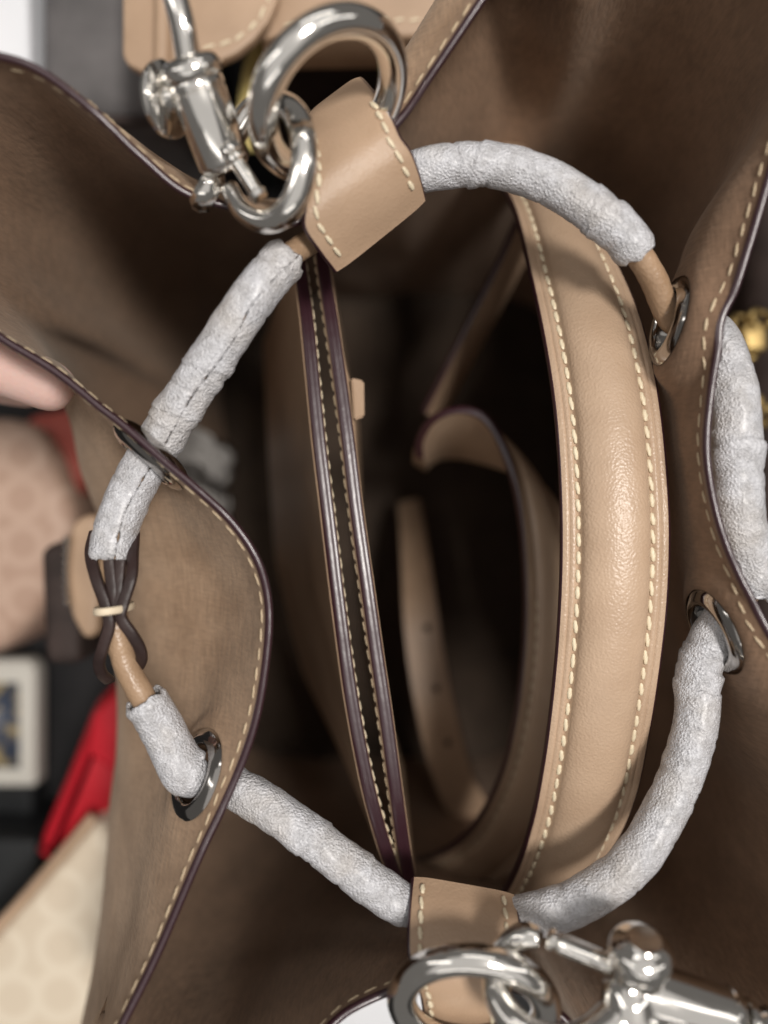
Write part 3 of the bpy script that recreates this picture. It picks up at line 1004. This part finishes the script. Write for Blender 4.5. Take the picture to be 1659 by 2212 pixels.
sleeve((240, 1215), (622, 556), 'white foam sleeve with open seam from the upper tab through the upper left grommet', (.55, .016), .0057, 21.4)

# dark leather keeper that gathers the drawstring
M_KEEP = cloth('keeper_leather', (.022, .013, .012), (.038, .023, .021), 150, .42)
KEEP = empty('cord_keeper', 'dark leather loop keeper with cream band on the left of the drawstring', 'keeper')
def flat_loop(pts, w=.0018, th=.0011, name='loop'):
    p = smooth_path(PL(pts), 70)
    t, Nn, B = frames(p)
    V = []
    for i in range(70):
        c = p[i]
        e1 = unit(np.array([0, 0, 1.0]) - t[i] * t[i][2]); e2 = np.cross(t[i], e1)
        for k in range(12):
            a = 2 * math.pi * k / 12
            cc_, ss_ = math.cos(a), math.sin(a)
            V.append(c + e1 * .0009 * math.copysign(abs(cc_) ** .45, cc_) + e2 * w * .8 * math.copysign(abs(ss_) ** .45, ss_))
    F = [(i * 12 + k, i * 12 + (k + 1) % 12, (i + 1) * 12 + (k + 1) % 12, (i + 1) * 12 + k) for i in range(69) for k in range(12)]
    F += [tuple(range(12))[::-1], tuple(69 * 12 + k for k in range(12))]
    return fix_normals(mesh(name, V, F, M_KEEP, KEEP))
flat_loop([(205, 1150, .2135), (196, 1195, .2085), (208, 1250, .2040), (228, 1305, .2030), (236, 1350, .2030), (222, 1400, .2040), (214, 1430, .2060), (220, 1455, .2090), (236, 1470, .2125)])
flat_loop([(290, 1150, .2135), (287, 1195, .2085), (284, 1245, .2040), (266, 1305, .2030), (262, 1335, .2030), (285, 1370, .2040), (302, 1400, .2060), (306, 1425, .2085), (296, 1445, .2120)])
flat_loop([(236, 1210, .2050), (240, 1250, .2045), (246, 1310, .2040), (247, 1340, .2045)], .0018)
flat_loop([(260, 1210, .2055), (256, 1260, .2045), (252, 1310, .2040), (250, 1340, .2045)], .0018)
bp = P(247, 1314, .2068)
ringp = [bp + np.array([.0043 * math.cos(a), .0004 * math.cos(a), .0074 * math.sin(a)]) for a in np.linspace(0, 2 * math.pi, 40, endpoint=False)]
V = []
for q in ringp:
    c = unit(q - bp)
    for k in range(8):
        a = 2 * math.pi * k / 8
        V.append(q + c * .0004 * math.cos(a) + np.array([0, .0010, 0]) * math.sin(a))
M_BAND = cloth('cream_band', (0.66, 0.55, 0.40), (0.72, 0.61, 0.46), 200, .5)
fix_normals(mesh('band', V, [(i * 8 + k, i * 8 + (k + 1) % 8, ((i + 1) % 40) * 8 + (k + 1) % 8, ((i + 1) % 40) * 8 + k) for i in range(40) for k in range(8)], M_BAND, KEEP))

# ------------------------------------------------------------------ metal rings and swivel hooks
def ring(name, c, u, v, R_, r, label):
    u, v = unit(np.array(u)), np.array(v, float)
    v = unit(v - u * np.dot(u, v))
    p = [np.array(c) + (u * math.cos(a) + v * math.sin(a)) * R_ for a in np.linspace(0, 2 * math.pi, 96, endpoint=False)]
    o = tube(name, np.array(p), r, M_STEEL, None, 28, True)
    return tag(o, label, 'ring', 'polished rings held by the gusset tabs')
cu = P(712, 215, .1905)
ring('metal_ring', cu, P(838, 92, .1875) - P(586, 338, .1935), P(637, 135, .1770) - P(787, 295, .2040), .0176, .0036, 'thick polished metal ring threaded through the upper tab')
cl = P(1022, 2172, .1925)
ring('metal_ring', cl, P(1180, 2180, .1890) - P(860, 2172, .1940), P(1022, 2030, .1815) - P(1022, 2320, .2050), .0168, .0035, 'thick polished metal ring threaded through the lower tab')

# lower hook
HK = empty('swivel_hook', 'polished trigger snap hook lying across the lower right corner', 'hook', 'swivel snap hooks')
pth = smooth_path(PL([(1168, 2026, .1870), (1128, 2022, .1890), (1090, 2052, .1900), (1070, 2105, .1885), (1082, 2168, .1845), (1128, 2222, .1805), (1200, 2250, .1800), (1275, 2238, .1805), (1330, 2205, .1815), (1365, 2170, .1830)]), 90)
rr = np.interp(np.linspace(0, 1, 90), [0, .06, .3, .7, .85, 1], [.0022, .0030, .0031, .0034, .0046, .0054])
tube('hook_arm', pth, rr, M_STEEL, HK, 28)
tube('body_web', smooth_path(PL([(1350, 2112, .1845), (1356, 2150, .1832), (1366, 2195, .1825), (1410, 2215, .1828), (1480, 2215, .1838)]), 40), np.interp(np.linspace(0, 1, 40), [0, .2, .5, .8, 1], [.0050, .0062, .0062, .0050, .002]), M_STEEL, HK, 28)
ba, bb = P(1330, 2122, .1845), P(1592, 2204, .1860)
lathe('barrel', ba, bb, [(0, .0054), (.004, .0060), (.015, .0065), (.04, .0067), (.80, .0064), (.86, .0064), (.87, .0061), (.885, .0061), (.895, .0064), (.955, .0062), (.98, .0056), (1, .0042)], M_STEEL, HK, 40)
lathe('gate', P(1182, 2026, .1850), P(1335, 2090, .1845), [(0, .0012), (.02, .0022), (.06, .0024), (.10, .0019), (.13, .0019), (.15, .00235), (.95, .00235), (1, .002)], M_STEEL, HK, 30)
kc = P(1385, 2056, .1820)
ku = unit(P(1400, 1990, .1775) - P(1372, 2085, .1830))
lathe('thumb_knob', kc - ku * .0055, kc + ku * .0040, [(0, .0066), (.30, .0068), (.33, .0063), (.37, .0063), (.40, .0070), (.62, .0071), (.74, .0067), (.84, .0058), (.91, .0046), (.95, .0040), (1, .0037)], M_STEEL, HK, 40)
sc, se = P(1590, 2204, .1860), P(1702, 2238, .1870)
lathe('swivel', sc, se, [(0, .0030), (.06, .0030), (.08, .0052), (.16, .0055), (.24, .0052), (.26, .0030), (.34, .0028), (.42, .0040), (.55, .0050), (.70, .0050), (.85, .0038), (1, .001)], M_STEEL, HK, 36)

# upper hook
HU = empty('swivel_hook', 'polished swivel snap hook clipped to the upper ring', 'hook', 'swivel snap hooks')
tube('strap_rod', smooth_path(PL([(360, -90, .1800), (376, -20, .1805), (396, 60, .1820), (408, 135, .1850)]), 40), np.full(40, .0028), M_STEEL, HU, 26)
ca_, cb_ = P(402, 118, .1850), P(424, 178, .1880)
lathe('swivel', ca_, cb_, [(0, .0030), (.08, .0054), (.25, .0068), (.5, .0073), (.8, .0070), (.95, .0060), (1, .0048)], M_STEEL, HU, 36)
ba, bb = P(418, 168, .1875), P(492, 372, .1960)
lathe('barrel', ba, bb, [(0, .0050), (.02, .0059), (.05, .0064), (.10, .0065), (.13, .0065), (.14, .0061), (.16, .0061), (.17, .0065), (.90, .0062), (.96, .0054), (1, .0040)], M_STEEL, HU, 40)
kc = P(365, 215, .1915)
ku = unit(P(330, 215, .1935) - P(400, 205, .1895))
lathe('thumb_knob', kc - ku * .0030, kc + ku * .0028, [(0, .0030), (.35, .0034), (.42, .0078), (.52, .0084), (.72, .0083), (.88, .0068), (1, .0040)], M_STEEL, HU, 40)
pth = smooth_path(PL([(500, 300, .1990), (545, 235, .1990), (600, 222, .1950), (640, 250, .1890), (658, 320, .1860), (648, 400, .1870), (620, 455, .1895), (575, 478, .1925), (525, 455, .1950), (495, 405, .1965)]), 100)
rr = np.interp(np.linspace(0, 1, 100), [0, .15, .4, .7, .9, 1], [.0030, .0028, .0031, .0031, .0026, .0022])
tube('hook_arm', pth, rr, M_STEEL, HU, 28)
lathe('gate', P(492, 318, .1905), P(562, 428, .1900), [(0, .0026), (.05, .0030), (.16, .0030), (.2, .0020), (.24, .0026), (.3, .0026), (.33, .0018), (.86, .0017), (.9, .0023), (1, .0020)], M_STEEL, HU, 26)
lathe('cup', P(428, 395, .1985), P(472, 428, .2000), [(0, .0020), (.1, .0048), (.35, .0058), (.7, .0056), (1, .0040)], M_STEEL, HU, 32)

# ------------------------------------------------------------------ neighbours on the table
NB = empty('tan_handbag', 'smooth tan leather handbag with stitched flap behind the rings', 'handbag')
d_ = .285
def XY(x, y, d):
    q = P(x, y, d)
    return (q[0], q[1])
top_z = ZC - d_
bodyp = [XY(*q, d_) for q in ((560, -700), (1120, -700), (1120, 74), (1020, 76), (560, 82))]
prism('body', bodyp, top_z - .022, top_z, M_TAN, NB, .002)
# a dark lower half carries it
round_box('underside', (.13, .10, top_z - .022), (.005, .235, (top_z - .022) / 2), M_BROWNBAG, NB, .004)
fd = .279
flp = [XY(*q, fd) for q in ((264, -700), (605, -700), (607, -40), (600, 0), (580, 45), (548, 85), (510, 115), (470, 132), (430, 140), (330, 160), (300, 152), (274, 138), (264, 118))]
flap = prism('flap', flp, ZC - .284, ZC - fd, M_TAN, NB, .0012)
sp = smooth_path(PL([(430, 106, fd), (470, 98, fd), (510, 84, fd), (545, 58, fd), (568, 25, fd), (580, -10, fd), (584, -60, fd)]), 60)
stitch_row(flap, sp, np.tile([0, 0, 1.0], (60, 1)), .0045, .0056, .0014, .0002)
sp = smooth_path(PL([(605, 56, d_), (700, 47, d_), (850, 44, d_), (1000, 44, d_)]), 60)
stitch_row(bpy.data.objects[NB.children[0].name], sp, np.tile([0, 0, 1.0], (60, 1)), .0042, .0054, .0011, .0002)
fold = smooth_path(PL([(352, -120, .2775), (352, 30, .2775), (350, 150, .2785)]), 30)
tube('fold', fold, .0030, M_TAN, flap, 16)
# yellow zip below it
ZIP = empty('zip', None, None); ZIP.parent = NB
zp = smooth_path(PL([(600, 60, .315), (566, 110, .315), (548, 160, .317), (538, 230, .322), (530, 320, .330)]), 60)
M_ZIP = cloth('zip_tape', (0.42, 0.34, 0.12), (0.55, 0.45, 0.18), 200, .5)
for i in range(0, 60, 2):
    c = zp[i]; t = tangents(zp)[i]; s_ = unit(np.cross(t, [0, 0, 1]))
    lathe('zip_tooth', c - s_ * .0042, c + s_ * .0042, [(0, .0013), (.2, .0018), (.8, .0018), (1, .0013)], M_ZIP, NB, 8)
bpy.data.objects.remove(ZIP, do_unlink=True)
for x in (705, 760):
    pass

DB = empty('dark_canvas_bag', 'dark grey canvas bag behind the upper left rim', 'bag')
round_box('body', (.054, .22, .145), (-.111, .266, .0725), M_DARKBAG, DB, .012)
tube('piping', smooth_path(np.array([(-.130, .157, .140), (-.111, .1555, .143), (-.092, .157, .140)]), 20), .002, M_BROWNBAG, DB, 10)
WP = prism('white_paper_bag', [XY(*q, .33) for q in ((-420, -400), (52, -400), (66, 200), (60, 420), (-420, 420))], .0, ZC - .33, M_WHITE, None, .003)
tag(WP, 'pale blue-white paper bag in the far upper left corner', 'paper bag')
WP2 = prism('white_paper_sheet', [XY(*q, .43) for q in ((560, 2060), (960, 2090), (980, 2700), (520, 2700))], .030, .040, M_WHITE, None, .001)
tag(WP2, 'pale white box showing below the lower tab ring', 'box')
WP2.scale = (1, 1, 1)

PK = empty('pink_pouch', 'blurred pinkish printed pouch on the left below the fingers', 'pouch')
prism('body', [XY(*q, .40) for q in ((-300, 880), (60, 905), (110, 960), (165, 1130), (150, 1200), (80, 1330), (-10, 1420), (-300, 1430))], .0, ZC - .40, M_PINK, PK, .010)
CP = prism('coral_pouch', [XY(*q, .42) for q in ((60, 900), (215, 870), (215, 960), (170, 1090), (110, 1180), (40, 1000))], .0, ZC - .415, M_CORAL, None, .006)
tag(CP, 'blurred coral red pouch tucked behind the pinkish one', 'pouch')
CH = empty('leather_charm', 'tan leather charm with beaded edge beside the dark keeper', 'charm')
prism('body', [XY(*q, .30) for q in ((150, 1130), (178, 1112), (212, 1108), (222, 1240), (212, 1370), (180, 1385), (150, 1330), (140, 1230))], ZC - .312, ZC - .30, M_TAN, CH, .003)
for k in range(9):
    c = P(146 - 3 * math.sin(k / 8 * 3), 1165 + k * 17, .2985)
    lathe('bead', c - np.array([0, .0013, 0]), c + np.array([0, .0013, 0]), [(0, .0004), (.2, .0013), (.5, .0016), (.8, .0013), (1, .0004)], M_STEEL, CH, 10)
prism('backing', [XY(*q, .33) for q in ((120, 1180), (205, 1150), (205, 1420), (130, 1420))], .0, ZC - .314, M_BROWNBAG, CH, .004)

BX = empty('framed_card', 'white framed card with dark blue and gold print at the left edge', 'card')
prism('frame', [XY(*q, .43) for q in ((-160, 1425), (60, 1425), (76, 1445), (76, 1700), (-160, 1700))], .025, ZC - .43, M_CREAM, BX, .0025)
m, nt, b = principled('card_print', (.03, .04, .06), .5)
vary(nt, b, coords(nt), (.025, .04, .075), (.42, .33, .16), 95, 3, .45, .62)
prism('print', [XY(*q, .4292) for q in ((-140, 1475), (40, 1475), (42, 1660), (-140, 1660))], ZC - .4298, ZC - .4292, m, BX, 0)
prism('stand', [XY(*q, .45) for q in ((-200, 1400), (70, 1415), (78, 1800), (-200, 1800))], .0, .0245, M_BLACK, BX, .002)
BB = prism('black_box', [XY(*q, .41) for q in ((-300, 1800), (80, 1815), (82, 2100), (-300, 2100))], .0, ZC - .41, M_BLACK, None, .003)
tag(BB, 'black box on the left below the framed card', 'box')
RP = empty('red_pouch', 'bright red leather pouch between the black box and the beige bag', 'pouch')
prism('body', [XY(*q, .37) for q in ((270, 1470), (300, 1700), (285, 1800), (180, 1860), (98, 1880), (62, 1850), (130, 1690), (205, 1500))], .062, ZC - .37, M_RED, RP, .010)
prism('flap', [XY(*q, .365) for q in ((268, 1480), (298, 1600), (296, 1690), (270, 1680), (190, 1625), (200, 1540))], ZC - .371, ZC - .362, M_RED, RP, .003)
prism('gusset', [XY(*q, .40) for q in ((250, 1520), (300, 1700), (260, 1800), (150, 1830), (130, 1790))], .0, .064, M_RED, RP, .004)
BE = empty('beige_bag', 'cream beige bag with tonal ring print in the lower left corner', 'handbag')
prism('body', [XY(*q, .355) for q in ((206, 1765), (262, 1815), (262, 2500), (-300, 2500), (-300, 2320), (-5, 2010))], .0, ZC - .355, M_BEIGE, BE, .006)
tube('piping', smooth_path(np.array([P(-300, 2310, .354), P(-5, 2004, .354), P(100, 1886, .354), P(204, 1764, .354)]), 60), .0026, M_TAN, BE, 12)

# dark printed bag with gold hardware on the right
MB = empty('dark_monogram_bag', 'dark brown bag with gold hardware beyond the right rim', 'handbag')
round_box('body', (.16, .34, .13), (.234, .03, .065), M_BROWNBAG, MB, .015)
for k, (x, y) in enumerate(((1602, 700), (1640, 690), (1605, 760), (1618, 905), (1645, 900))):
    c = P(x, y, .332)
    pts = [c + np.array([.0045 * math.cos(a), .0034 * math.sin(a), .002 * math.cos(a * 2 + k)]) for a in np.linspace(0, 2 * math.pi, 24, endpoint=False)]
    tube('chain_link', np.array(pts), .0014, M_GOLD, MB, 10, True)
for x, y in ((1640, 460), (1620, 560)):
    pass
round_box('clasp', (.010, .012, .006), tuple(P(1625, 730, .334)), M_GOLD, MB, .002)
round_box('clasp', (.008, .010, .006), tuple(P(1625, 880, .334)), M_GOLD, MB, .002)

# ------------------------------------------------------------------ hand steadying the rim from the left
def hand():
    bmh = bmesh.new()
    lay = bmh.verts.layers.skin.verify()
    def v(x, y, d, r):
        q = bmh.verts.new(P(x, y, d))
        q[lay].radius = (r, r)
        return q
    def chain(root, pts):
        a = root
        for q in pts:
            b_ = v(*q)
            bmh.edges.new((a, b_)); a = b_
    wrist = v(-900, 560, .262, .026)
    wrist[lay].use_root = True
    palm = v(-640, 640, .258, .027)
    bmh.edges.new((wrist, palm))
    kn = v(-430, 700, .252, .024)
    bmh.edges.new((palm, kn))
    chain(kn, [(-300, 715, .235, .0105), (-160, 742, .2285, .0092), (-30, 782, .2265, .0085), (90, 826, .2265, .0080), (160, 856, .2270, .0068)])
    chain(kn, [(-300, 735, .252, .0105), (-150, 770, .2460, .0092), (-10, 805, .2450, .0085), (85, 830, .2450, .0072), (120, 840, .2450, .0062)])
    chain(kn, [(-310, 750, .270, .0100), (-160, 790, .2640, .0088), (-20, 820, .2630, .0080), (60, 838, .2630, .0070), (90, 845, .2630, .0060)])
    chain(kn, [(-330, 765, .288, .0090), (-190, 800, .2820, .0078), (-80, 822, .2810, .0070), (-10, 835, .2810, .0060)])
    chain(palm, [(-560, 500, .236, .0130), (-470, 430, .225, .0105), (-390, 400, .221, .0095), (-330, 385, .220, .0075)])
    me = bpy.data.meshes.new('hand')
    bmh.to_mesh(me); bmh.free()
    o = link('person', me, M_SKIN)
    o.modifiers.new('skin', 'SKIN').use_smooth_shade = True
    s_ = o.modifiers.new('sub', 'SUBSURF'); s_.levels = 2; s_.render_levels = 2
    tag(o, 'bare hand with fingers pressed against the outside of the left rim', 'person')
hand()

for o in list(bpy.data.objects):
    if o.parent is None and o.type in ('MESH', 'EMPTY') and not o.get('label'):
        print('UNLABELLED', o.name)
